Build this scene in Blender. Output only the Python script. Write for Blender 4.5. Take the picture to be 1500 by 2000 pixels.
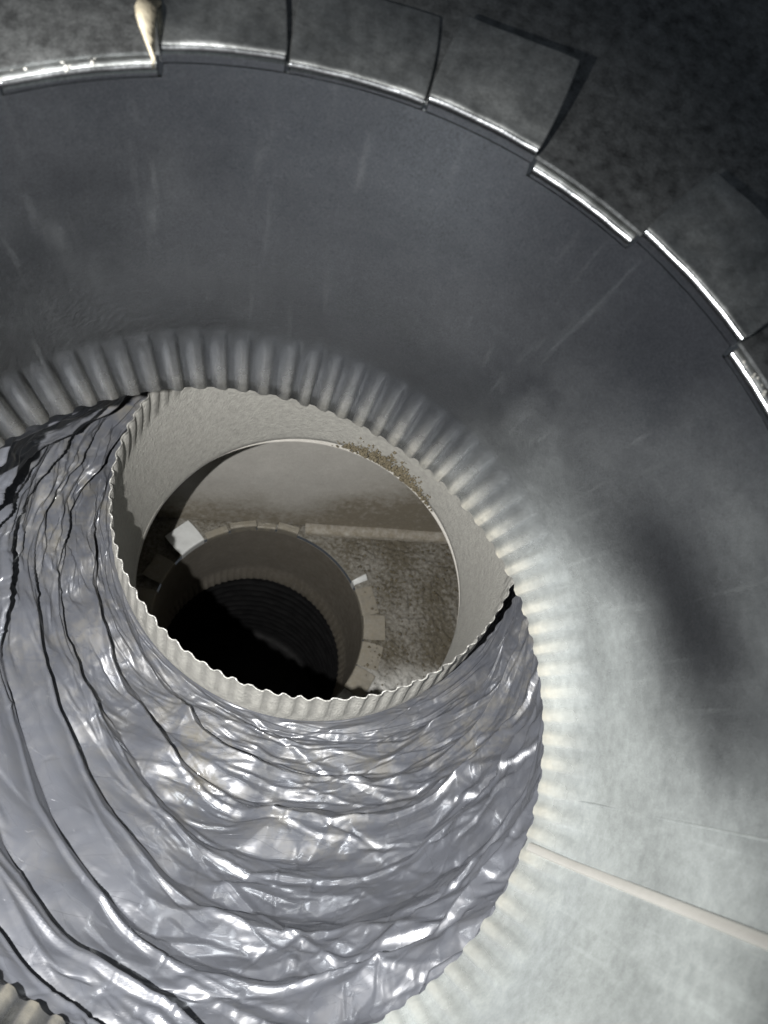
import bpy, math, random
import numpy as np
from mathutils import Matrix, Vector

random.seed(7); rng = np.random.default_rng(7)
for o in list(bpy.data.objects): bpy.data.objects.remove(o)
sc = bpy.context.scene
C = sc.collection
PI = math.pi

# ------------------------------------------------------------------ camera
cd = bpy.data.cameras.new('camera'); cam = bpy.data.objects.new('camera', cd); C.objects.link(cam)
cam.matrix_world = Matrix(((0.98178, -0.04782, -0.18392, -0.00216),
                           (0.0, 0.96782, -0.25163, -0.00864),
                           (0.19004, 0.24705, 0.95019, 0.11116),
                           (0, 0, 0, 1)))
cd.sensor_fit = 'VERTICAL'; cd.sensor_height = 36; cd.lens = 27
cd.clip_start = 0.005; cd.clip_end = 50
cd.dof.use_dof = True; cd.dof.focus_distance = 0.30; cd.dof.aperture_fstop = 30
sc.camera = cam

# ------------------------------------------------------------------ world and lamps
w = bpy.data.worlds.new('World'); sc.world = w; w.use_nodes = True
bg = w.node_tree.nodes['Background']
bg.inputs[0].default_value = (0.78, 0.88, 1.0, 1); bg.inputs[1].default_value = 0.045

def spot(name, loc, target, power, size, blend, radius, col):
    l = bpy.data.lights.new(name, 'SPOT'); l.energy = power; l.spot_size = math.radians(size); l.spot_blend = blend
    l.shadow_soft_size = radius; l.color = col
    o = bpy.data.objects.new(name, l); C.objects.link(o); o.location = loc
    o.rotation_euler = (Vector(target) - Vector(loc)).to_track_quat('-Z', 'Y').to_euler()
    return o
# the small flash beside the lens
spot('flash_lamp', (-0.0460, -0.0154, 0.1009), (0.010, 0.035, -0.30), 16, 104, 1.0, 0.0016, (1.0, 0.975, 0.935))

sc.view_settings.view_transform = 'Standard'; sc.view_settings.look = 'None'
sc.view_settings.exposure = 0; sc.view_settings.gamma = 1
sc.render.engine = 'CYCLES'
sc.cycles.max_bounces = 6; sc.cycles.diffuse_bounces = 2; sc.cycles.glossy_bounces = 4
sc.cycles.sample_clamp_indirect = 4

# ------------------------------------------------------------------ numpy noise
_perm = rng.permutation(256); _perm = np.r_[_perm, _perm, _perm]
_g = rng.normal(size=(256, 3)); _g /= np.linalg.norm(_g, axis=1)[:, None]
def pnoise(x, y, z):
    x, y, z = np.broadcast_arrays(np.asarray(x, float), y, z)
    xi = np.floor(x).astype(int); yi = np.floor(y).astype(int); zi = np.floor(z).astype(int)
    xf = x - xi; yf = y - yi; zf = z - zi
    fade = lambda t: t*t*t*(t*(t*6-15)+10)
    u, v, s = fade(xf), fade(yf), fade(zf)
    def gr(i, j, k):
        h = _perm[_perm[_perm[(xi+i) & 255] + ((yi+j) & 255)] + ((zi+k) & 255)]
        g = _g[h]
        return g[..., 0]*(xf-i) + g[..., 1]*(yf-j) + g[..., 2]*(zf-k)
    L = lambda a, b, t: a + (b-a)*t
    return 1.5*L(L(L(gr(0,0,0), gr(1,0,0), u), L(gr(0,1,0), gr(1,1,0), u), v),
                 L(L(gr(0,0,1), gr(1,0,1), u), L(gr(0,1,1), gr(1,1,1), u), v), s)
def ridge(x, y, z): return 1 - 2*np.abs(pnoise(x, y, z))
def fbm(x, y, z, n=4):
    t = 0; a = 1
    for i in range(n): t = t + a*pnoise(x*2**i+i*7.3, y*2**i+i*3.1, z*2**i); a *= 0.5
    return t
def facet(x, y, seed):
    """random heights on a triangle lattice, joined by flat faces: straight sharp creases"""
    xi = np.floor(x).astype(int); yi = np.floor(y).astype(int); fx = x-xi; fy = y-yi
    h = lambda i, j: (_perm[_perm[(i + 37*seed) & 255] + ((j + 11*seed) & 255)]/127.5 - 1)
    h00, h11 = h(xi, yi), h(xi+1, yi+1); h10, h01 = h(xi+1, yi), h(xi, yi+1)
    return np.where(fx > fy, h00 + fx*(h10-h00) + fy*(h11-h10), h00 + fy*(h01-h00) + fx*(h11-h01))
def sst(a, b, x):
    t = np.clip((x-a)/(b-a), 0, 1); return t*t*(3-2*t)

# ------------------------------------------------------------------ helpers
def mesh_grid(name, P, mat, parent=None, wrap=False, smooth=True, attrs=None, solid=0.0, off=1, flip=False):
    """P: (rows, cols, 3) grid -> one mesh object"""
    r, c = P.shape[:2]
    me = bpy.data.meshes.new(name)
    i = np.arange(r-1)[:, None]; j = np.arange(c if wrap else c-1)[None, :]
    j2 = (j+1) % c
    q = np.stack([i*c+j, i*c+j2, (i+1)*c+j2, (i+1)*c+j], -1).reshape(-1, 4)
    if flip: q = q[:, ::-1]
    me.vertices.add(r*c); me.vertices.foreach_set('co', np.ascontiguousarray(P, dtype=np.float32).ravel())
    me.loops.add(q.size); me.loops.foreach_set('vertex_index', q.ravel().astype(np.int32))
    me.polygons.add(len(q)); me.polygons.foreach_set('loop_start', (np.arange(len(q))*4).astype(np.int32))
    me.polygons.foreach_set('loop_total', np.full(len(q), 4, np.int32))
    if smooth: me.polygons.foreach_set('use_smooth', np.ones(len(q), bool))
    me.update(calc_edges=True)
    for k, v in (attrs or {}).items():
        if np.ndim(v) == 3:
            a = me.attributes.new(k, 'FLOAT_VECTOR', 'POINT'); a.data.foreach_set('vector', np.ascontiguousarray(v, dtype=np.float32).ravel()); continue
        a = me.attributes.new(k, 'FLOAT', 'POINT'); a.data.foreach_set('value', np.ascontiguousarray(np.broadcast_to(v, (r, c)), dtype=np.float32).ravel())
    me.materials.append(mat)
    o = bpy.data.objects.new(name, me); C.objects.link(o)
    if parent: o.parent = parent
    if solid:
        m = o.modifiers.new('thickness', 'SOLIDIFY'); m.thickness = solid; m.offset = off
        if wrap: m = o.modifiers.new('crisp', 'EDGE_SPLIT'); m.split_angle = math.radians(60)
    return o
def mesh_raw(name, V, F, mat, parent=None, smooth=False):
    me = bpy.data.meshes.new(name); me.from_pydata([tuple(v) for v in V], [], F); me.update()
    if smooth: me.polygons.foreach_set('use_smooth', [True]*len(me.polygons))
    me.materials.append(mat); o = bpy.data.objects.new(name, me); C.objects.link(o)
    if parent: o.parent = parent
    return o
def empty(name, label, cat, loc=(0, 0, 0), M=None):
    o = bpy.data.objects.new(name, None); C.objects.link(o); o.empty_display_size = 0.02
    if M is not None: o.matrix_world = M
    else: o.location = loc
    o['label'] = label; o['category'] = cat
    return o
def frame(center, axis_down, xdir):
    """local z points up the axis (towards the viewer)"""
    z = -Vector(axis_down).normalized(); x = Vector(xdir); x = (x - x.dot(z)*z).normalized(); y = z.cross(x)
    M = Matrix.Identity(4)
    for k in range(3): M[k][0], M[k][1], M[k][2], M[k][3] = x[k], y[k], z[k], center[k]
    return M

# ------------------------------------------------------------------ materials
def newmat(name):
    m = bpy.data.materials.new(name); m.use_nodes = True; nt = m.node_tree
    b = nt.nodes['Principled BSDF']
    return m, nt, b
def N(nt, t, **kw):
    n = nt.nodes.new(t)
    for k, v in kw.items():
        if k in n.inputs: n.inputs[k].default_value = v
        else: setattr(n, k, v)
    return n
def ramp(nt, src, stops):
    r = nt.nodes.new('ShaderNodeValToRGB'); e = r.color_ramp.elements
    while len(e) < len(stops): e.new(0.5)
    for i, (p, c) in enumerate(stops):
        e[i].position = p; e[i].color = c if len(c) == 4 else (*c, 1)
    nt.links.new(src, r.inputs[0]); return r
def mixc(nt, fac, a, b):
    m = nt.nodes.new('ShaderNodeMix'); m.data_type = 'RGBA'
    for s, v in ((0, fac), (6, a), (7, b)):
        if hasattr(v, 'links'): nt.links.new(v, m.inputs[s])
        else: m.inputs[s].default_value = v if s == 0 else (*v, 1) if len(v) == 3 else v
    return m.outputs[2]
def mathn(nt, op, a, b=None, clamp=False):
    m = nt.nodes.new('ShaderNodeMath'); m.operation = op; m.use_clamp = clamp
    for s, v in ((0, a), (1, b)):
        if v is None: continue
        if hasattr(v, 'links'): nt.links.new(v, m.inputs[s])
        else: m.inputs[s].default_value = v
    return m.outputs[0]

PALE_MIX = 0.51
def galv(name, base=(0.50, 0.52, 0.53), metallic=0.9, rough=0.42, dustc=(0.46, 0.42, 0.34), dust=0.0, use_attr=True,
         spangle=170, spang_amt=0.25, wear=0.35, bump=0.06, dscale=140, rvar=0.12, pale_tone=False, fine=0.6, grain=0.0, coarse=0.9):
    m, nt, b = newmat(name); L = nt.links.new
    tc = nt.nodes.new('ShaderNodeTexCoord')
    n1 = N(nt, 'ShaderNodeTexNoise', Scale=42.0, Detail=4.0, Roughness=0.65); L(tc.outputs['Object'], n1.inputs['Vector'])
    n2 = N(nt, 'ShaderNodeTexNoise', Scale=330.0, Detail=3.0, Roughness=0.7); L(tc.outputs['Object'], n2.inputs['Vector'])
    n3 = N(nt, 'ShaderNodeTexNoise', Scale=900.0, Detail=1.0); L(tc.outputs['Object'], n3.inputs['Vector'])
    f = 0.0
    if spang_amt > 0.11:
        vo = N(nt, 'ShaderNodeTexVoronoi', Scale=spangle); L(tc.outputs['Object'], vo.inputs['Vector'])
        sep = nt.nodes.new('ShaderNodeSeparateColor'); L(vo.outputs['Color'], sep.inputs[0])
        f = mathn(nt, 'MULTIPLY', mathn(nt, 'SUBTRACT', sep.outputs[0], 0.5), spang_amt)
    f2 = mathn(nt, 'MULTIPLY', mathn(nt, 'SUBTRACT', n1.outputs[0], 0.5), coarse)
    f3 = mathn(nt, 'MULTIPLY', mathn(nt, 'SUBTRACT', n2.outputs[0], 0.5), fine)
    t = mathn(nt, 'ADD', mathn(nt, 'ADD', f, f2), mathn(nt, 'ADD', f3, 0.5), clamp=True)
    lo = tuple(c*(1-wear) for c in base); hi = tuple(min(1, c*(1+wear)) for c in base)
    col = mixc(nt, t, lo, hi)
    # dust lying on the zinc
    dn = N(nt, 'ShaderNodeTexNoise', Scale=float(dscale), Detail=4.0, Roughness=0.7); L(tc.outputs['Object'], dn.inputs['Vector'])
    dm = mathn(nt, 'ADD', mathn(nt, 'MULTIPLY', mathn(nt, 'SUBTRACT', dn.outputs[0], 0.5), 2.2), dust)
    if use_attr:
        at = nt.nodes.new('ShaderNodeAttribute'); at.attribute_name = 'dust'
        dm = mathn(nt, 'ADD', mathn(nt, 'MULTIPLY', at.outputs['Fac'], mathn(nt, 'ADD', mathn(nt, 'MULTIPLY', dn.outputs[0], 1.4), 0.35)), dust)
    dm = mathn(nt, 'MAXIMUM', mathn(nt, 'MINIMUM', dm, 1.0), 0.0)
    ng = N(nt, 'ShaderNodeTexNoise', Scale=2600.0, Detail=0.0); L(tc.outputs['Object'], ng.inputs['Vector'])
    col = mixc(nt, mathn(nt, 'MULTIPLY', ng.outputs[0], grain), col, (0.0, 0.0, 0.0))
    if pale_tone:                                                       # mixes in a paler, less metallic tone by vertex attribute, plus scratches
        ab = nt.nodes.new('ShaderNodeAttribute'); ab.attribute_name = 'pale_tone'
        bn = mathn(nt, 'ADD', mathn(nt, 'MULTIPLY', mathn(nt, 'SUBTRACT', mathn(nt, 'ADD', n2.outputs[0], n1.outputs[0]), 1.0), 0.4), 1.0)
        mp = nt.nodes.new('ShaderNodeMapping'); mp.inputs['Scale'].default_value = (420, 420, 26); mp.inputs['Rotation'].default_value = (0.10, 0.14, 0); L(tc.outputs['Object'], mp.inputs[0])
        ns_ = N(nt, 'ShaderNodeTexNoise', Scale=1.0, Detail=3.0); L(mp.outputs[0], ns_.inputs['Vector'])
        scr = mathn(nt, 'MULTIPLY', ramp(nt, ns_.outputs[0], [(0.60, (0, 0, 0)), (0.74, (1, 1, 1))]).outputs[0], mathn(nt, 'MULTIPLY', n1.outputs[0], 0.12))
        bm = mathn(nt, 'MULTIPLY', mathn(nt, 'ADD', mathn(nt, 'MULTIPLY', ab.outputs['Fac'], bn), scr), PALE_MIX, clamp=True)
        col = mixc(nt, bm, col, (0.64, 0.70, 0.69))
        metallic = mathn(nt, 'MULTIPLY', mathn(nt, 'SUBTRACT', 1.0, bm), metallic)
    dvar = mixc(nt, n2.outputs[0], tuple(c*0.72 for c in dustc), tuple(min(1, c*1.25) for c in dustc))
    L(mixc(nt, dm, col, dvar), b.inputs['Base Color'])
    L(mathn(nt, 'MULTIPLY', mathn(nt, 'SUBTRACT', 1.0, dm), metallic), b.inputs['Metallic'])
    ro = mathn(nt, 'ADD', mathn(nt, 'ADD', mathn(nt, 'MULTIPLY', mathn(nt, 'SUBTRACT', n1.outputs[0], 0.5), rvar), rough), mathn(nt, 'MULTIPLY', dm, 0.45), clamp=True)
    L(ro, b.inputs['Roughness'])
    bp = N(nt, 'ShaderNodeBump', Strength=bump, Distance=0.002)
    h = mathn(nt, 'ADD', mathn(nt, 'MULTIPLY', n3.outputs[0], mathn(nt, 'ADD', mathn(nt, 'MULTIPLY', dm, 1.2), 0.25)), n2.outputs[0])
    L(h, bp.inputs['Height']); L(bp.outputs[0], b.inputs['Normal'])
    return m

M_sheet = galv('galvanised_panel', (0.37, 0.385, 0.39), 1.0, 0.50, dustc=(0.33, 0.31, 0.27), dust=-0.55, use_attr=False, spangle=420, spang_amt=0.22, wear=0.6, dscale=60, fine=1.7, coarse=0.4, grain=0.4)
M_wall = galv('galvanised_collar', (0.21, 0.222, 0.235), 1.0, 0.22, pale_tone=True, bump=0.025, grain=0.6, dustc=(0.36, 0.33, 0.26), spangle=120, spang_amt=0.10, wear=0.22)
M_tab = galv('galvanised_tab', (0.52, 0.545, 0.55), 1.0, 0.44, dustc=(0.36, 0.34, 0.30), dust=-0.6, use_attr=False, spangle=420, spang_amt=0.18, wear=0.45, dscale=80, fine=1.5, coarse=0.3, grain=0.3, rvar=0.34)
M_bend = M_tab
M_inner = galv('dusty_collar', (0.24, 0.24, 0.23), 0.7, 0.55, dustc=(0.36, 0.357, 0.335), dust=0.0, spangle=120, spang_amt=0.1, wear=0.2, bump=0.28, dscale=220)
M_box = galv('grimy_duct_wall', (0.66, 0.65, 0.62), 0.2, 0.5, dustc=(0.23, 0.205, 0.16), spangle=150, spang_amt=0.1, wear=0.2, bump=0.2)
M_grime = galv('crusted_duct_floor', (0.55, 0.55, 0.53), 0.3, 0.5, dustc=(0.115, 0.102, 0.076), spangle=150, spang_amt=0.15, wear=0.3, bump=0.5, dscale=260)
M_white = galv('clean_bright_tab', (0.66, 0.68, 0.68), 0.2, 0.5, dustc=(0.3, 0.28, 0.24), dust=-0.15, use_attr=False, wear=0.12)
M_crust = galv('pale_sealant_crumbs', (0.35, 0.35, 0.33), 0.0, 0.8, dust=-0.4, use_attr=False, wear=0.3, bump=0.4)
M_torn = galv('dusty_torn_metal', (0.42, 0.38, 0.29), 0.3, 0.6, dust=-0.4, use_attr=False, wear=0.3, bump=0.3)
M_seam = galv('pale_seam_lap', (0.47, 0.465, 0.44), 0.6, 0.45, dust=-0.4, use_attr=False, wear=0.1, spang_amt=0.05)
M_mud = galv('brown_dirt', (0.14, 0.12, 0.08), 0.0, 0.9, dustc=(0.10, 0.085, 0.05), dust=0.0, use_attr=False, wear=0.5, bump=0.6, dscale=300)

def film_mat(name, base, dustc, metallic, rough):
    m, nt, b = newmat(name); L = nt.links.new
    tc = nt.nodes.new('ShaderNodeTexCoord'); at = nt.nodes.new('ShaderNodeAttribute'); at.attribute_name = 'dust'
    ac = nt.nodes.new('ShaderNodeAttribute'); ac.attribute_name = 'crumple'
    fa = nt.nodes.new('ShaderNodeAttribute'); fa.attribute_name = 'flow'; FV = fa.outputs['Vector']
    heights = []
    for sc_, amp in ((85.0, 1.0), (190.0, 0.45)):
        nz = N(nt, 'ShaderNodeTexNoise', Scale=sc_*0.6, Detail=2.0); L(FV, nz.inputs['Vector'])
        wv = N(nt, 'ShaderNodeVectorMath', operation='SCALE'); wv.inputs['Scale'].default_value = 0.0025; L(nz.outputs['Color'], wv.inputs[0])
        ad = N(nt, 'ShaderNodeVectorMath', operation='ADD'); L(FV, ad.inputs[0]); L(wv.outputs[0], ad.inputs[1])
        vo = N(nt, 'ShaderNodeTexVoronoi', Scale=sc_); L(ad.outputs[0], vo.inputs['Vector'])
        pass
        # vector from the cell centre, dotted with a random direction per cell -> a tilted facet
        pc = N(nt, 'ShaderNodeVectorMath', operation='SUBTRACT'); L(ad.outputs[0], pc.inputs[0]); L(vo.outputs['Position'], pc.inputs[1])
        rd = N(nt, 'ShaderNodeVectorMath', operation='SUBTRACT'); L(vo.outputs['Color'], rd.inputs[0]); rd.inputs[1].default_value = (0.5, 0.5, 0.5)
        dt = N(nt, 'ShaderNodeVectorMath', operation='DOT_PRODUCT'); L(pc.outputs[0], dt.inputs[0]); L(rd.outputs[0], dt.inputs[1])
        heights.append(mathn(nt, 'MULTIPLY', dt.outputs['Value'], amp))
    h = mathn(nt, 'MULTIPLY', mathn(nt, 'ADD', heights[0], heights[1]), ac.outputs['Fac'])
    bp = N(nt, 'ShaderNodeBump', Strength=1.0, Distance=0.10); L(h, bp.inputs['Height']); L(bp.outputs[0], b.inputs['Normal'])
    dn = N(nt, 'ShaderNodeTexNoise', Scale=120.0, Detail=8.0, Roughness=0.7); L(tc.outputs['Object'], dn.inputs['Vector'])
    dm = mathn(nt, 'MULTIPLY', at.outputs['Fac'], ramp(nt, dn.outputs[0], [(0.42, (0, 0, 0)), (0.62, (1, 1, 1))]).outputs[0])
    n1 = N(nt, 'ShaderNodeTexNoise', Scale=35.0, Detail=5.0); L(tc.outputs['Object'], n1.inputs['Vector'])
    col = mixc(nt, n1.outputs[0], tuple(c*0.8 for c in base), tuple(c*1.2 for c in base))
    L(mixc(nt, dm, col, dustc), b.inputs['Base Color'])
    L(mathn(nt, 'MULTIPLY', mathn(nt, 'SUBTRACT', 1.0, dm), metallic), b.inputs['Metallic'])
    L(mathn(nt, 'ADD', mathn(nt, 'MULTIPLY', dm, 0.5), rough), b.inputs['Roughness'])
    return m
M_film = film_mat('crinkled_grey_film', (0.074, 0.079, 0.093), (0.080, 0.075, 0.063), 0.24, 0.31)
for m_ in (M_film,):
    m_.node_tree.nodes['Principled BSDF'].inputs['Coat Weight'].default_value = 0.35
    m_.node_tree.nodes['Principled BSDF'].inputs['Coat Roughness'].default_value = 0.09
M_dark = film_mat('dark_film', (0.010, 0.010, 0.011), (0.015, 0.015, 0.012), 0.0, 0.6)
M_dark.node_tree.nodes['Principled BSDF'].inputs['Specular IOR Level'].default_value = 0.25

# ------------------------------------------------------------------ panel with the round opening
th = np.linspace(0, 2*PI, 361)[:-1]
def square_r(a, h): return h/np.maximum(np.abs(np.cos(a)), np.abs(np.sin(a)))
rows = []
for k, t in enumerate(np.r_[0, np.linspace(0.0, 1, 60)]):
    rr = 0.1013*(1-t**1.6) + square_r(th, 0.36)*t**1.6
    z = np.zeros_like(th) if k else np.full_like(th, 0.0)
    x, y = rr*np.cos(th), rr*np.sin(th)
    z = z + 0.0010*fbm(x*9, y*9, 0*x+2.2, 2)*min(1, t*6) - 0.0003
    rows.append(np.stack([x, y, z], -1))
panel = mesh_grid('duct_panel', np.array(rows[1:]), M_sheet, wrap=True, solid=0.0008, off=-1, flip=True)
panel['kind'] = 'structure'; panel['label'] = 'dark mottled galvanised duct panel around the large round opening'

# ------------------------------------------------------------------ collars
END_A = np.radians([136.7, 125.5, 109, 99.4, 89.3, 70.6, 53, 42.2, 26, 8.4, -8.2, -23.7, -31, -46, -57.3, -63, -90, -118, -127, -160, -190])
END_R = np.array([.1003, .0982, .0935, .0915, .0897, .0888, .0888, .0900, .0911, .0913, .0931, .0958, .0985, .1010, .0992, .0982, .0955, .0939, .0941, .0975, .1005])
Am = np.stack([np.ones_like(END_A)] + [g(k*END_A) for k in (1, 2, 3) for g in (np.cos, np.sin)], -1)
Ecf = np.linalg.lstsq(Am, END_R, rcond=None)[0]
def end_r1(a):
    return np.stack([np.ones_like(a)] + [g(k*a) for k in (1, 2, 3) for g in (np.cos, np.sin)], -1) @ Ecf

def collar_body(name, parent, mat, R, rend, L, z_top, crimp, nfl, dust_fn, amp=0.0006, seed=0, ncol=1008, pale_fn=None):
    a = np.linspace(0, 2*PI, ncol+1)[:-1]
    zs = np.r_[np.linspace(-0.006, -crimp, 60)[:-1], np.linspace(-crimp, -L, 22)]
    re = rend(a); jit = pnoise(a*4.0, a*0+seed, 3.3)*0.5
    fa = amp*(0.9 + 0.7*pnoise(np.cos(a)*9, np.sin(a)*9, seed+0.7))*(1 - 0.25*np.exp(-((np.degrees(a)+20+180) % 360 - 180)**2/45**2)); P = []; D = []; B = []
    ph = a*nfl + jit*2.6
    fl = np.clip(2.0*np.cos(ph) + 0.5*np.sin(2*ph), -1, 1)*(0.85+0.3*pnoise(a*nfl/2.2, 0*a, seed+2.0))
    zt = z_top(a) if callable(z_top) else z_top + 0*a
    for z in zs:
        t = -z/L; base = R + (re + 0.0035 - R)*min(1, t*1.05)**2
        k = sst(crimp-0.004, L, -z); kf = sst(crimp-0.004, crimp+0.009, -z)
        r = base - 0.0035*k + fa*kf*(0.55+0.45*k)*fl
        zz = np.where(z > -0.0061, zt, z) + 0.0006*pnoise(np.cos(a)*26, np.sin(a)*26, seed+5.0)*(z <= -L+1e-6)
        r = r + 0.0005*pnoise(np.cos(a)*2.5, np.sin(a)*2.5, z*20+seed)*float(sst(0.007, 0.03, -z))
        P.append(np.stack([r*np.cos(a), r*np.sin(a), np.full_like(a, 0)+zz], -1)); D.append(dust_fn(a, -z, fl, kf)); B.append(pale_fn(a, -z) if pale_fn else 0*a)
    return mesh_grid(name, np.array(P), mat, parent, wrap=True, attrs={'dust': np.array(D), 'pale_tone': np.array(B)}, solid=0.0005, off=-1)

def collar_tab(name, parent, mat, a0, a1, R, z0, z_bend, length, lift=0.0, tilt=0.0, fil=0.0024, curl=0.0, nt_=24, skew=0.0, wall_mat=None):
    """one tab: wall top, rounded bend, flat blade running outwards"""
    a0, a1 = math.radians(a0), math.radians(a1); am = 0.5*(a0+a1)
    t = np.linspace(-1, 1, nt_); a = am + t*(a1-a0)/2
    base = np.stack([R*np.cos(a), R*np.sin(a)], -1); out = np.stack([np.cos(a), np.sin(a)], -1)
    mid = np.array([math.cos(am), math.sin(am)]); tang = np.array([-math.sin(am), math.cos(am)])
    prof = [(0.0, z0), (0.0, z0*0.4+z_bend*0.6-fil*0.6), ]
    for k in range(9):
        g = k/8*(PI/2); prof.append((fil*(1-math.cos(g)), z_bend - fil + fil*math.sin(g)))
    for s in np.linspace(0.12, 1, 9): prof.append((fil + (length-fil)*s, None, s))
    P = []
    for p in prof:
        if len(p) == 2:
            q, z = p; xy = base + q*out; zz = z + 0.0003*pnoise(a*22, 0*a+z0*900, q*60)*(0 if q == 0 else min(1, q/fil)) + 0*a
        else:
            q, _, s = p
            dirv = out*(1-s*0.85) + mid*s*0.85
            chord = base @ mid                      # straighten the outer edge
            xy = base + q*dirv + (s*0.85)*((R*math.cos((a1-a0)/2)*0.6 + 0.4*chord.max()) - chord)[:, None]*mid + skew*s*tang
            zz = z_bend + math.sin(lift)*(q-fil) + tilt*t*s + curl*s*s + 0.0004*pnoise(t*1.5+am*7, s*2, am*13)
        P.append(np.concatenate([xy, np.asarray(zz)[:, None]], -1))
    o = mesh_grid(name, np.array(P), mat, parent, solid=0.0006, off=0)
    if wall_mat:
        o.data.materials.append(wall_mat); idx = np.zeros(len(o.data.polygons), np.int32); idx[:7*(nt_-1)] = 1
        o.data.polygons.foreach_set('material_index', idx)
    m = o.modifiers.new('edge', 'BEVEL'); m.width = 0.0003; m.segments = 2; m.limit_method = 'ANGLE'; m.angle_limit = math.radians(50); m.harden_normals = True
    return o

# --- the near collar
col1 = empty('duct_collar', 'large near galvanised collar with folded tabs and a crimped inner end', 'collar')
def dust1(a, d, fl, kf):
    tip = sst(0.100, 0.122, d)
    up = 0.55 + 0.45*np.cos(a - math.radians(20))
    return np.clip(kf*(0.055*(0.7-0.5*fl) + 0.50*tip*(0.62-0.38*fl)*(0.25+0.75*np.maximum(np.clip(np.cos(a - math.radians(5)), 0, 1)**1.5, np.clip(np.cos(a + math.radians(125)), 0, 1)**4))) + 0.0, 0, 1)
TABS = [(88.9, 101.0, 1), (74.6, 88.6, 1), (61.9, 74.3, 1), (48.6, 61.6, 0), (33.3, 48.3, 1), (19.5, 33.0, 0), (101.3, 116.0, 0)]
k = 0; a = 116.3
while a < 19.5+360-6:
    b = min(a+13.3, 379.2); TABS.append((a, b-0.3, 1-k % 2)); a = b; k += 1
def pale1(a, d):
    """paler tone on the lower side of the wall, with a ragged upper limit"""
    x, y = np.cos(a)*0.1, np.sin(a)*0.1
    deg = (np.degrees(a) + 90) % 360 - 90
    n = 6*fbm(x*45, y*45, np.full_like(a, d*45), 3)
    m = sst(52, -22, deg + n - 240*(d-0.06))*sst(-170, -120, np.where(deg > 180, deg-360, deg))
    dark_patch = np.exp(-np.maximum(0, np.abs(deg + 0.6*n - 9)/21)**2.6 - np.abs((d - 0.044 - 0.0006*(deg-5))/0.023)**2.2)  # keeps one patch of the wall darker than its surroundings
    m = m*(1 - 0.97*dark_patch) + 0.022 + 0.03*np.clip(fbm(x*18+9, y*18, np.full_like(a, d*30), 4), -.4, 1.5)
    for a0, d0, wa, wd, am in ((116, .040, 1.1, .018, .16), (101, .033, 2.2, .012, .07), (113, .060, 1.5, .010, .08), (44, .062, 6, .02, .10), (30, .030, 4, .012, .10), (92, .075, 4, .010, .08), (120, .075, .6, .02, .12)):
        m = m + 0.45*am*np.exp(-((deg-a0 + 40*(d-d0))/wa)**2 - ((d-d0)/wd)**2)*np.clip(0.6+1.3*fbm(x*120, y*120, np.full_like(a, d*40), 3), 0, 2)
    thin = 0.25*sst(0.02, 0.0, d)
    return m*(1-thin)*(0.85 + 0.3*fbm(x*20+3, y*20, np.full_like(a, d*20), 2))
def ztop1(a):
    d = np.degrees(a) % 360; z = np.full_like(a, -0.0044)
    for a0, a1, ov in TABS:
        if ov: z = np.where(((d-a0) % 360) <= (a1-a0), -0.0014, z)
    return z
collar_body('collar_wall', col1, M_wall, 0.100, end_r1, 0.122, ztop1, 0.095, 88, dust1, seed=1, pale_fn=pale1)
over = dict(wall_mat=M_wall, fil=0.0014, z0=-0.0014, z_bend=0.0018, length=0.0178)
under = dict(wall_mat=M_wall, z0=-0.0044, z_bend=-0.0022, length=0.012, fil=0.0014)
collar_tab('folded_tab', col1, M_tab, 88.9, 101.0, 0.1003, lift=0.02, tilt=0.0006, **over)
collar_tab('folded_tab', col1, M_tab, 74.6, 88.6, 0.1003, z0=-0.0014, z_bend=0.0006, length=0.0190, fil=0.0013, wall_mat=M_wall)
collar_tab('folded_tab', col1, M_tab, 61.9, 74.3, 0.1003, lift=0.20, tilt=-0.0012, **over)
collar_tab('tucked_tab', col1, M_tab, 48.6, 61.6, 0.1003, **under)
collar_tab('folded_tab', col1, M_tab, 33.3, 48.3, 0.1003, lift=0.24, tilt=-0.0010, **over)
collar_tab('tucked_tab', col1, M_tab, 19.5, 33.0, 0.1003, **under)
collar_tab('tucked_tab', col1, M_tab, 101.3, 116.0, 0.1003, **under)
for a, b, ov in TABS[7:]:
    if ov: collar_tab('folded_tab', col1, M_tab, a, b, 0.1003, lift=random.uniform(0.0, 0.1), **over)
    else: collar_tab('tucked_tab', col1, M_tab, a, b, 0.1003, **under)
# lap seam and the fainter score line, running down the wall
def strip(name, parent, mat, a_deg, r_off, d0, d1, width, n=30, wob=0.0):
    P = []
    for s in np.linspace(0, 1, n):
        d = d0 + (d1-d0)*s; t = d/0.122; aa = math.radians(a_deg) - math.radians(1.4)*t + wob*math.sin(7*s)
        R = 0.1 + (end_r1(np.array([aa]))[0] + 0.0035 - 0.1)*min(1, t*1.05)**2 - 0.0035*float(sst(0.093, 0.122, d))
        row = []
        for wv, h in ((-.5, 0.0), (-.5, 1), (-.3, 1.25), (0.3, 1.1), (.5, 0.6), (.5, -0.2)):
            rr = R - r_off*h; b_ = aa + wv*width/R
            row.append((rr*math.cos(b_), rr*math.sin(b_), -d))
        P.append(row)
    return mesh_grid(name, np.array(P), mat, parent, smooth=False, attrs={'pale_tone': 0.8, 'dust': 0.0})
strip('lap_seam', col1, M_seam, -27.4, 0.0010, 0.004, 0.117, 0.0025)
strip('score_line', col1, M_wall, -18.0, 0.00025, 0.004, 0.105, 0.0006)
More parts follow.
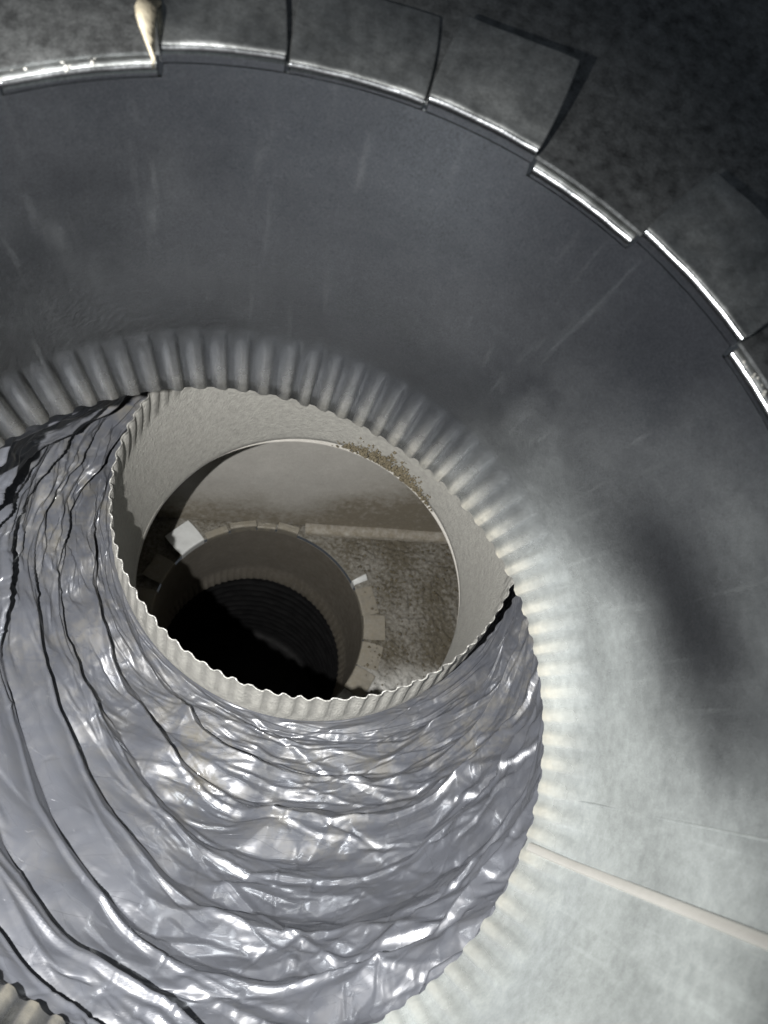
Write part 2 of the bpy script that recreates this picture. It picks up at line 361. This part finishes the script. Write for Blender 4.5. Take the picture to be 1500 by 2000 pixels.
# torn, twisted corner at the edge of the topmost tab
V = []; F = []
for i in range(9):
    t = i/8
    z = 0.004 + 0.004*math.sin(PI*t); y = 0.1068 - 0.0130*t
    wd = 0.0030*math.sin(PI*min(1, t*1.05))**0.8
    V += [(-0.0192-0.0002*t, y, z-0.002), (-0.0192-wd, y-0.0005, z-0.0005+0.001*t)]
for i in range(8): F.append((2*i, 2*i+1, 2*i+3, 2*i+2))
tc_ = mesh_raw('torn_corner', V, F, M_torn, col1, True); md = tc_.modifiers.new('t', 'SOLIDIFY'); md.thickness = 0.0005

def crumbs(name, parent, mat, pts, seed):
    r_ = random.Random(seed); V = []; F = []
    for (x, y, z, s) in pts:
        b0 = len(V)
        oct_ = [(1,0,0),(-1,0,0),(0,1,0),(0,-1,0),(0,0,1),(0,0,-1),(.7,.7,.3),(-.7,.6,.4),(.6,-.7,.4),(-.6,-.7,.3)]
        for q in oct_[:6]:
            V.append(tuple(c + s*qq*r_.uniform(.5, 1.2) for c, qq in zip((x, y, z), q)))
        for f in ((0,2,4),(2,1,4),(1,3,4),(3,0,4),(2,0,5),(1,2,5),(3,1,5),(0,3,5)): F.append(tuple(b0+i for i in f))
    o = mesh_raw(name, V, F, mat, parent, True); o['kind'] = 'stuff'; return o
pts = []
for _ in range(110):
    a_ = math.radians(random.choice((random.uniform(20, 31.5), random.uniform(27, 32), random.uniform(106, 117)))); r_ = random.uniform(0.1008, 0.1032)
    pts.append((r_*math.cos(a_), r_*math.sin(a_), -0.0030 + random.uniform(0, 0.0012), random.uniform(0.0002, 0.0008)))
crumbs('sealant_crumbs', col1, M_crust, pts, 3)

# --- the second collar, deeper, poking up into the flexible duct
A2 = (0.00815, -0.16497, -0.98627); C2 = Vector((0.03767, 0.09201, -0.23618)); L2 = 0.1286
M2 = frame(C2, A2, (1, 0, 0))
col2 = empty('duct_collar', 'dusty grey middle collar with crimped mouth ringed by plastic film', 'collar', M=M2)
def dust2(a, d, fl, kf): return np.clip(0.93 + 0.07*kf + 0*a, 0, 1)
def collar2_body():
    a = np.linspace(0, 2*PI, 1009)[:-1]; nfl = 84
    zs = np.r_[np.linspace(0, 0.033, 18), np.linspace(0.035, L2, 26)]
    ph = a*nfl + 1.4*pnoise(a*4, 0*a, 9.1); fl = np.clip(1.4*np.cos(ph) + 0.3*np.sin(2*ph), -1, 1)*(0.8+0.5*pnoise(a*nfl/2.2, 0*a, 2.0))
    P = []; D = []
    for d in zs:
        k = 1 - sst(0.0, 0.034, d); kf = 1 - sst(0.024, 0.034, d)
        r = 0.1 - 0.003*k + 0.00065*kf*(0.6+0.4*k)*fl*(1+0.4*pnoise(np.cos(a)*9, np.sin(a)*9, 4.4)) + 0.0004*pnoise(np.cos(a)*2.5, np.sin(a)*2.5, d*20)
        edge = 0.0005*pnoise(np.cos(a)*40, np.sin(a)*40, 1.0) if d == 0 else 0
        P.append(np.stack([r*np.cos(a), r*np.sin(a), 0*a - d + edge], -1)); D.append((0.2 if d == 0 or d > L2-1e-6 else 0.9) - kf*0.42*np.clip(0.35-fl, 0, 1) + 0*a)
    return mesh_grid('collar_wall', np.array(P), M_inner, col2, wrap=True, attrs={'dust': np.array(D)}, solid=0.0005, off=-1)
collar2_body()
# crust of dirt clinging to its lower edge
pts = []
for _ in range(900):
    t = random.betavariate(2, 2); a_ = math.radians(30 + 50*t); d = L2 - abs(random.gauss(0, 0.006))*(1.2 - abs(t-.5)) + 0.001
    rr = 0.0993 - random.uniform(0, 0.0012); s = random.uniform(0.0003, 0.0013)*(1.3-abs(t-.5))
    pts.append((rr*math.cos(a_), rr*math.sin(a_), -d, s))
crumbs('dirt_crust', col2, M_mud, pts, 5)

# ------------------------------------------------------------------ flexible duct film between the two collars
def flex():
    nth, ns = 1150, 420
    a = np.linspace(0, 2*PI, nth+1)[:-1]
    R1 = end_r1(a) + 0.0030
    u = np.array([np.cos(a), np.sin(a)])
    A0 = np.stack([R1*u[0], R1*u[1], 0*a - 0.108], -1)
    x2 = np.array(M2.col[0][:3]); y2 = np.array(M2.col[1][:3]); z2 = np.array(M2.col[2][:3]); c2 = np.array(C2)
    rad2 = np.cos(a)[:, None]*x2 + np.sin(a)[:, None]*y2
    B0 = c2 + 0.1006*rad2 - 0.034*z2
    out = np.stack([u[0], u[1], 0*a], -1)
    # meridian: down the outside of the near collar, outwards, then in to the second collar
    K1 = A0 + out*0.012 + np.array([0, 0, -0.045])
    K2 = B0 + rad2*0.030 + z2*0.012
    s = np.linspace(0, 1, ns)[:, None, None]
    P = (1-s)**3*A0 + 3*(1-s)**2*s*K1 + 3*(1-s)*s*s*K2 + s**3*B0
    ss = s[:, :, 0]; aa = np.broadcast_to(a[None], (ns, nth))
    ca, sa = np.cos(aa), np.sin(aa)
    # normals pointing into the duct
    dS = np.gradient(P, axis=0); dT = np.roll(P, -1, 1) - np.roll(P, 1, 1)
    nrm = np.cross(dT, dS); nrm /= np.linalg.norm(nrm, axis=2)[..., None]
    inw = -(ca[..., None]*np.array([1, 0, 0]) + sa[..., None]*np.array([0, 1, 0]))
    sg = np.sign((nrm*inw).sum(2)); nrm *= np.median(sg)
    # one stretch of film on the near left is pulled taut
    smooth_zone = np.exp(-(((np.degrees(aa) - 222 + 180) % 360 - 180)/34)**2)*sst(0.03, 0.15, ss)*(1-sst(0.62, 0.8, ss))
    # wire helix: irregular pleats
    NP = 9.0
    wind = 3.0*sst(150, 292, np.degrees(aa))                          # the helix lies slack and slanting on the near left, tight on the right
    ph = NP*ss + wind + 0.32*pnoise(ca*1.3, sa*1.3, ss*2.5) + 0.03*pnoise(ca*5, sa*5, ss*6+9) + 0.17*facet(aa*4.0, ss*6 + aa*1.5, 4) + 0.02*facet(aa*17, ss*20, 9)
    fr = ph - np.floor(ph); cell = np.floor(ph)
    env = sst(0.02, 0.10, ss)*(1 - sst(0.86, 1.0, ss))
    pl = np.linalg.norm(dS, axis=2)*(ns-1)                          # meridian length: short = squeezed pleats
    low = np.exp(-(((np.degrees(aa) + 55 + 180) % 360 - 180)/55)**2)
    amp = (1 - 0.5*low)*(1-0.35*smooth_zone)*np.clip(0.0034 + 0.0058*pnoise(ca*2.6+4, sa*2.6, cell*0.77), 0.0005, 0.0046)*np.clip(pl/0.15, 0.75, 1.15)
    prof = np.minimum(fr/0.68, (1-fr)/0.32)                          # ridge off-centre, sharp valley at 0
    prof = 0.6*np.clip(prof, 0, 1) + 0.4*np.sin(np.clip(prof, 0, 1)*PI/2)
    barrel = np.abs(np.sin(fr*PI))**0.8
    disp = env*(2*amp*((1-smooth_zone)*prof + smooth_zone*barrel*0.9) - 0.0040)
    wirepos = fr - 0.68
    disp += env*0.0010*np.exp(-(wirepos/0.055)**2)
    # crumple of the film
    X, Y, Z = P[..., 0], P[..., 1], P[..., 2]
    cr = env*(1 - 0.88*smooth_zone)
    wx = 0.004*pnoise(X*60, Y*60, Z*60); wy = 0.004*pnoise(X*60+9, Y*60, Z*60)
    X2, Y2, Z2 = X+wx, Y+wy, Z
    # a second, looser set of fold lines crossing the pleats
    p2 = 15*ss + 0.45*wind + 0.5*pnoise(ca*2.2, sa*2.2, ss*4+3) + 0.2*facet(aa*5, ss*7, 12)
    f2 = p2 - np.floor(p2)
    disp += env*(1-0.85*smooth_zone)*0.0022*np.clip(pnoise(ca*2.5+8, sa*2.5, np.floor(p2)*0.61) + 0.25, 0, 1)*(np.minimum(f2/0.8, (1-f2)/0.2))
    q = ((aa - PI/2) % (2*PI))*0.105; v = ss*pl.mean()
    wq = 0.006*pnoise(X*35, Y*35, Z*35); wv_ = 0.005*pnoise(X*35+7, Y*35, Z*35)
    q2, v2 = q+wq, v+wv_
    disp += cr*0.0019*facet(q2/0.026 + v2/0.050, v2/0.013 - q2/0.055, 1)
    disp += cr*0.0013*facet(q2/0.013 - v2/0.020, v2/0.0075 + q2/0.030, 2)
    disp += cr*0.0002*facet(q2/0.006 + v2/0.009, v2/0.0042 - q2/0.013, 3)
    # long slanting drag wrinkles, strongest where the film is gathered on the second collar
    g1 = 0.35 + 0.65*sst(0.45, 0.9, ss)
    dr = facet(q2/0.060 + v2/0.05, v2/0.0085 - q2/0.030, 5) + 0.6*facet(q2/0.040 - v2/0.06, v2/0.0055 + q2/0.024, 6)
    disp += (env + 0.5*sst(0.9, 0.96, ss)*(1-sst(0.985, 1, ss)))*(1-0.85*smooth_zone)*g1*0.0009*dr
    # several thousand single straight creases: thin tents with a sharp crest, tapering out at both ends
    qs = q[0]; order = np.argsort(qs); qsort = qs[order]; Lm = float(v[-1, 0]); Qm = 2*PI*0.105; R2 = random.Random(21)
    crs = np.zeros_like(disp)
    def crease(qc, vc, ang, ln, wd, h):
        ex = abs(math.cos(ang))*ln/2 + 2*wd; ey = abs(math.sin(ang))*ln/2 + 2*wd
        j0, j1 = np.searchsorted(qsort, [qc-ex, qc+ex]); i0 = max(0, int((vc-ey)/Lm*(ns-1))); i1 = min(ns, int((vc+ey)/Lm*(ns-1))+2)
        if j1-j0 < 2 or i1-i0 < 2: return
        cols = order[j0:j1]; dq = qsort[j0:j1][None, :] - qc; dv = (v[i0:i1, 0] - vc)[:, None]
        al = dq*math.cos(ang) + dv*math.sin(ang); pe = -dq*math.sin(ang) + dv*math.cos(ang)
        pe = pe + 0.12*ln*bow*((al/ln)**2)
        tp = np.clip(1 - np.abs(al)/(ln/2), 0, 1)**0.7
        side = np.where(pe > 0, pe/wd, -pe/(wd*R2.choice((0.3, 0.5, 2.5, 3.5))))
        crs[i0:i1, cols] += h*tp*np.clip(1 - side, 0, 1)
    for _ in range(1900):
        th_d = R2.choice((R2.uniform(140, 360), R2.uniform(180, 350), R2.uniform(0, 30), R2.uniform(145, 200)))
        vc = R2.uniform(0.03, 1.0); bow = R2.uniform(-1, 1)
        qc = ((math.radians(th_d) - PI/2) % (2*PI))*0.105
        lowz = math.exp(-((th_d-225)/27)**2)*(1 if 0.15 < vc < 0.65 else 0)
        if R2.random() < 0.92*lowz: continue
        kind = R2.random()
        if vc > 0.62 or th_d > 330 or th_d < 60:                     # gathered film: long, nearly parallel to the collar
            crease(qc, vc*Lm, R2.gauss(-0.10, 0.20), R2.uniform(0.012, 0.055), R2.uniform(0.0009, 0.0022), R2.uniform(0.0004, 0.0012)*R2.choice((1, 1, -1)))
        elif kind < 0.45:                                            # drag lines slanting across the pleats
            crease(qc, vc*Lm, R2.gauss(-0.35, 0.25), R2.uniform(0.014, 0.050), R2.uniform(0.0009, 0.0024), R2.uniform(0.0004, 0.0012)*R2.choice((1, -1)))
        else:                                                        # short crinkles standing across a pleat
            crease(qc, vc*Lm, PI/2 + R2.gauss(0, 0.55), R2.uniform(0.006, 0.018), R2.uniform(0.0008, 0.0019), R2.uniform(0.0003, 0.0009)*R2.choice((1, -1)))
    for _ in range(46):                                              # long overlapping folds, steep on one side
        th_d = R2.uniform(165, 330); bow = R2.uniform(-0.6, 0.6); vc = R2.uniform(0.12, 0.85)
        crease(((math.radians(th_d) - PI/2) % (2*PI))*0.105, vc*Lm, R2.gauss(-0.32, 0.13), R2.uniform(0.06, 0.15), R2.uniform(0.0010, 0.0020)*2.2, R2.uniform(0.0012, 0.0030))
    for _ in range(1800):                                            # fine crinkles
        th_d = R2.uniform(140, 385); vc = R2.uniform(0.03, 1.0); bow = R2.uniform(-1, 1)
        if R2.random() < 0.9*math.exp(-((th_d-225)/27)**2)*(1 if 0.15 < vc < 0.65 else 0): continue
        crease(((math.radians(th_d) - PI/2) % (2*PI))*0.105, vc*Lm, R2.choice((R2.gauss(-0.2, 0.3), R2.gauss(1.3, 0.5))), R2.uniform(0.004, 0.014), R2.uniform(0.0006, 0.0010), R2.uniform(0.00015, 0.00045)*R2.choice((1, -1)))
    crs *= 1 + 0.7*np.exp(-(((np.degrees(aa) - 172 + 180) % 360 - 180)/28)**2)
    disp += (env*0.85 + 0.6*sst(0.86, 0.94, ss)*(1-sst(0.975, 1, ss)))*crs
    P = P + nrm*disp[..., None]
    # keep the film outside the second collar and outside the near collar's wall
    rel = P - c2; ax = -(rel @ z2); rv = rel + ax[..., None]*z2; rl = np.linalg.norm(rv, axis=2)
    need = 0.1004 + 0.0*rl
    push = (ax > 0.002) & (rl < need)
    P = np.where(push[..., None], c2 - ax[..., None]*z2 + rv/np.maximum(rl, 1e-6)[..., None]*need[..., None], P)
    rl1 = np.hypot(P[..., 0], P[..., 1]); lim = end_r1(aa) + 0.0022 + 0.0035*(1-sst(0.1, 0.122, -P[..., 2])); lim = lim + 0.0006; dg = np.degrees(aa); top = sst(12, 24, dg)*(1-sst(92, 108, dg))
    cone = end_r1(aa)*(0.111 - P[..., 2])/0.233*1.015               # behind the near collar's edge the film lies well outside it
    lim = np.where(P[..., 2] < -0.120, lim*(1-top) + np.maximum(lim, cone)*top, lim)
    inz = (P[..., 2] > -0.124 - 0.13*(top > 0.01)) & (rl1 < lim)
    P[..., 0] = np.where(inz, P[..., 0]*lim/rl1, P[..., 0]); P[..., 1] = np.where(inz, P[..., 1]*lim/rl1, P[..., 1])
    left = np.clip(np.exp(-(((np.degrees(aa) - 180 + 180) % 360 - 180)/60)**2), 0, 1)
    dust = 0.7*np.clip(sst(0.50, 0.72, ss)*(1-0.5*sst(0.8, 0.9, ss))*(0.9 - 0.55*smooth_zone) + 0.15 + 0.2*left, 0, 1)*(0.4+0.9*np.clip(fbm(X*30, Y*30, Z*30, 3)+.4, 0, 1))
    root = empty('flexible_duct', 'crinkled silvery grey plastic flexible duct bunched in pleats between the collars', 'flexible duct', loc=(0, 0, 0))
    o = mesh_grid('plastic_film', P, M_film, root, wrap=True, smooth=False, attrs={'flow': np.stack([q*0.5 + v*0.35, v*1.15 - q*0.12, 0*q + 0.03*pnoise(X*8, Y*8, Z*8)], -1), 'dust': dust, 'crumple': np.clip(cr*0.9+0.1, 0, 1)})
    return o
flex()

# ------------------------------------------------------------------ the duct box seen through the second collar
A3 = Vector((-0.03732, -0.23327, -0.9717)); C3 = Vector((0.02154, 0.07349, -0.63224)); U3 = Vector((0.9993, -0.00972, -0.03604))
M3 = frame(C3, A3, U3)          # local x right, y up in the picture, z towards the viewer
u0, u1, v0, v1, hgt = -0.17, 0.30, -0.26, 0.1065, 0.262
box = empty('duct_box', 'grimy sheet metal duct box seen through the dusty middle collar', 'duct box', M=M3)
# floor with the round opening
nthf = 900; af = np.linspace(0, 2*PI, nthf+1)[:-1]
def rect_r(a):
    c, s = np.cos(a), np.sin(a)
    rx = np.where(c > 0, u1/np.maximum(c, 1e-6), u0/np.minimum(c, -1e-6)); ry = np.where(s > 0, v1/np.maximum(s, 1e-6), v0/np.minimum(s, -1e-6))
    return np.minimum(np.abs(rx), np.abs(ry))
P = []; D = []
for t in np.linspace(0, 1, 190):
    rr = 0.1012 + (rect_r(af)-0.1012)*t; x, y = rr*np.cos(af), rr*np.sin(af)
    lump = sst(0.088, 0.118, x + 0.10*y + 0.012*pnoise(x*40, y*40, 0*x)) * sst(-0.075, -0.045, y + 0.008*pnoise(x*60, y*60, 0*x+5))
    lum2 = np.clip(lump + 0.25, 0, 1)
    z = lum2*(0.0034*np.clip(fbm(x*190, y*190, 0*x+1.1, 3)+0.1, 0, 2) + 0.0026*np.clip(pnoise(x*95, y*95, 0*x), 0, 1)) - 0.0006
    edge = sst(0.0, 0.03, np.full_like(x, t)); z = z*edge - 0.0004*(1-edge)
    clean = sst(-0.03, -0.07, y + 0.015*pnoise(x*35, y*35, 0*x+2))
    P.append(np.stack([x, y, z], -1)); D.append(np.clip((1.0 - 0.95*clean)*(0.85+0.3*pnoise(x*25, y*25, 0*x+7)), 0, 1))
mesh_grid('floor_sheet', np.array(P), M_grime, box, wrap=True, attrs={'dust': np.array(D)}, flip=True)
def wallp(name, p0, p1, z0=-0.004, z1=hgt, dustf=None, n=50):
    s = np.linspace(0, 1, n); zz = np.linspace(z0, z1, n)
    Pw = np.zeros((n, n, 3))
    Pw[..., 0] = (p0[0] + (p1[0]-p0[0])*s)[None]; Pw[..., 1] = (p0[1] + (p1[1]-p0[1])*s)[None]; Pw[..., 2] = zz[:, None]
    nn = np.array([-(p1[1]-p0[1]), p1[0]-p0[0]]); nn = nn/np.linalg.norm(nn)
    b_ = 0.0012*fbm(Pw[..., 0]*9, Pw[..., 1]*9, Pw[..., 2]*9, 2); Pw[..., 0] += nn[0]*b_; Pw[..., 1] += nn[1]*b_
    X, Zc = Pw[..., 0], Pw[..., 2]
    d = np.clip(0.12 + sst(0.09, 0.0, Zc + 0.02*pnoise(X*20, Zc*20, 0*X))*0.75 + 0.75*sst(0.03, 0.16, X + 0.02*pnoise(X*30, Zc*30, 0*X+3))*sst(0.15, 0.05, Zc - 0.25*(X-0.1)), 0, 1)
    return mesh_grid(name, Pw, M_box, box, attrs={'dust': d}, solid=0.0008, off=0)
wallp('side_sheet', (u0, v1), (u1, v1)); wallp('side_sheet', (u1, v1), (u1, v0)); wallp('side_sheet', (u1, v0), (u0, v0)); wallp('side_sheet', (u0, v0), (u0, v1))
# folded flange along the foot of the wall
P = []
for x in np.linspace(0.042, u1-0.001, 60):
    row = []
    for q, z in ((0.0, -0.001), (0.0, 0.0045), (0.0015, 0.0062), (0.0095, 0.0066), (0.0108, 0.006)):
        row.append((x, 0.0955 + q, z + 0.0005*math.sin(x*60)))
    P.append(row)
mesh_grid('folded_flange', np.array(P), M_box, box, attrs={'dust': 0.8}, smooth=False)
# ceiling sheet, with the opening that the second collar drops through
c2l = M3.inverted() @ (C2 + Vector(A2)*L2); hz = hgt
P = []
for t in np.linspace(0, 1, 12):
    c, s = np.cos(af), np.sin(af); cx, cy = c2l.x, c2l.y
    rx = np.where(c > 0, (u1-cx)/np.maximum(c, 1e-6), (u0-cx)/np.minimum(c, -1e-6)); ry = np.where(s > 0, (v1-cy)/np.maximum(s, 1e-6), (v0-cy)/np.minimum(s, -1e-6))
    ro = np.maximum(np.minimum(np.abs(rx), np.abs(ry)), 0.1003)
    rr = 0.1001 + (ro-0.1001)*t
    P.append(np.stack([cx + rr*c, cy + rr*s, np.full_like(c, c2l.z + 0.003)], -1))
mesh_grid('ceiling_sheet', np.array(P), M_box, box, wrap=True, attrs={'dust': 0.3}, solid=0.0008, off=0)

# --- the third collar, in the floor of the box
col3 = empty('duct_collar', 'small far collar with tabs in the floor of the grimy duct box', 'collar', M=M3)
def dust3(a, d, fl, kf): return np.clip(0.62 + 0.1*kf + 0.2*np.cos(a), 0, 1)
M_c3 = galv('stained_far_collar', (0.34, 0.32, 0.29), 0.75, 0.42, dustc=(0.13, 0.115, 0.09), wear=0.25)
collar_body('collar_wall', col3, M_c3, 0.0998, lambda a: 0*a+0.096, 0.120, -0.004, 0.094, 84, dust3, seed=4, ncol=840)
def tab3(a0, a1, mat, length=0.023, zb=0.0030, lift=0.0, tilt=0.0):
    return collar_tab('folded_tab', col3, mat, a0, a1, 0.0998, -0.004, zb, length, lift=lift, tilt=tilt, fil=0.0016, nt_=12)
M_t3 = galv('stained_far_tab', (0.30, 0.285, 0.25), 0.55, 0.45, dustc=(0.25, 0.225, 0.175), dust=0.5, use_attr=False, wear=0.3)
t_ = tab3(125.0, 140.5, M_white, 0.025, 0.0055, 0.08); t_['label'] = 'bright clean folded tab'
tab3(110, 123, M_t3, 0.007, 0.0022); tab3(94, 108.8, M_t3, 0.0062, 0.0065); tab3(83, 93.4, M_t3, 0.0060, 0.0028); tab3(69.8, 82, M_t3, 0.0068, 0.006, 0.1)
t_ = tab3(23.8, 26.8, M_white, 0.015, 0.0065, 0.12, 0.002); t_['label'] = 'small bright sliver of tab'
tab3(5.8, 22.0, M_t3, 0.017, 0.0022); tab3(-8.4, 5.4, M_t3, 0.0215, 0.0050, 0.05); tab3(-23, -9.2, M_t3, 0.021, 0.0024, 0); tab3(-38, -24, M_t3, 0.021, 0.0040)
for q in range(9): tab3(146+q*19, 160+q*19, M_t3, 0.020, 0.0028+0.002*(q % 2))

pts = []                                                            # grit and flakes lying on the floor of the box
for _ in range(420):
    x, y = random.uniform(0.095, 0.20), random.uniform(-0.09, 0.09)
    if math.hypot(x, y) < 0.107: continue
    pts.append((x, y, 0.0025 + random.uniform(0, 0.002), random.choice((0.0007, 0.0010, 0.0013, 0.0020))))
crumbs('floor_debris', box, M_mud, pts, 11)
# --- dark flexible duct hanging below it
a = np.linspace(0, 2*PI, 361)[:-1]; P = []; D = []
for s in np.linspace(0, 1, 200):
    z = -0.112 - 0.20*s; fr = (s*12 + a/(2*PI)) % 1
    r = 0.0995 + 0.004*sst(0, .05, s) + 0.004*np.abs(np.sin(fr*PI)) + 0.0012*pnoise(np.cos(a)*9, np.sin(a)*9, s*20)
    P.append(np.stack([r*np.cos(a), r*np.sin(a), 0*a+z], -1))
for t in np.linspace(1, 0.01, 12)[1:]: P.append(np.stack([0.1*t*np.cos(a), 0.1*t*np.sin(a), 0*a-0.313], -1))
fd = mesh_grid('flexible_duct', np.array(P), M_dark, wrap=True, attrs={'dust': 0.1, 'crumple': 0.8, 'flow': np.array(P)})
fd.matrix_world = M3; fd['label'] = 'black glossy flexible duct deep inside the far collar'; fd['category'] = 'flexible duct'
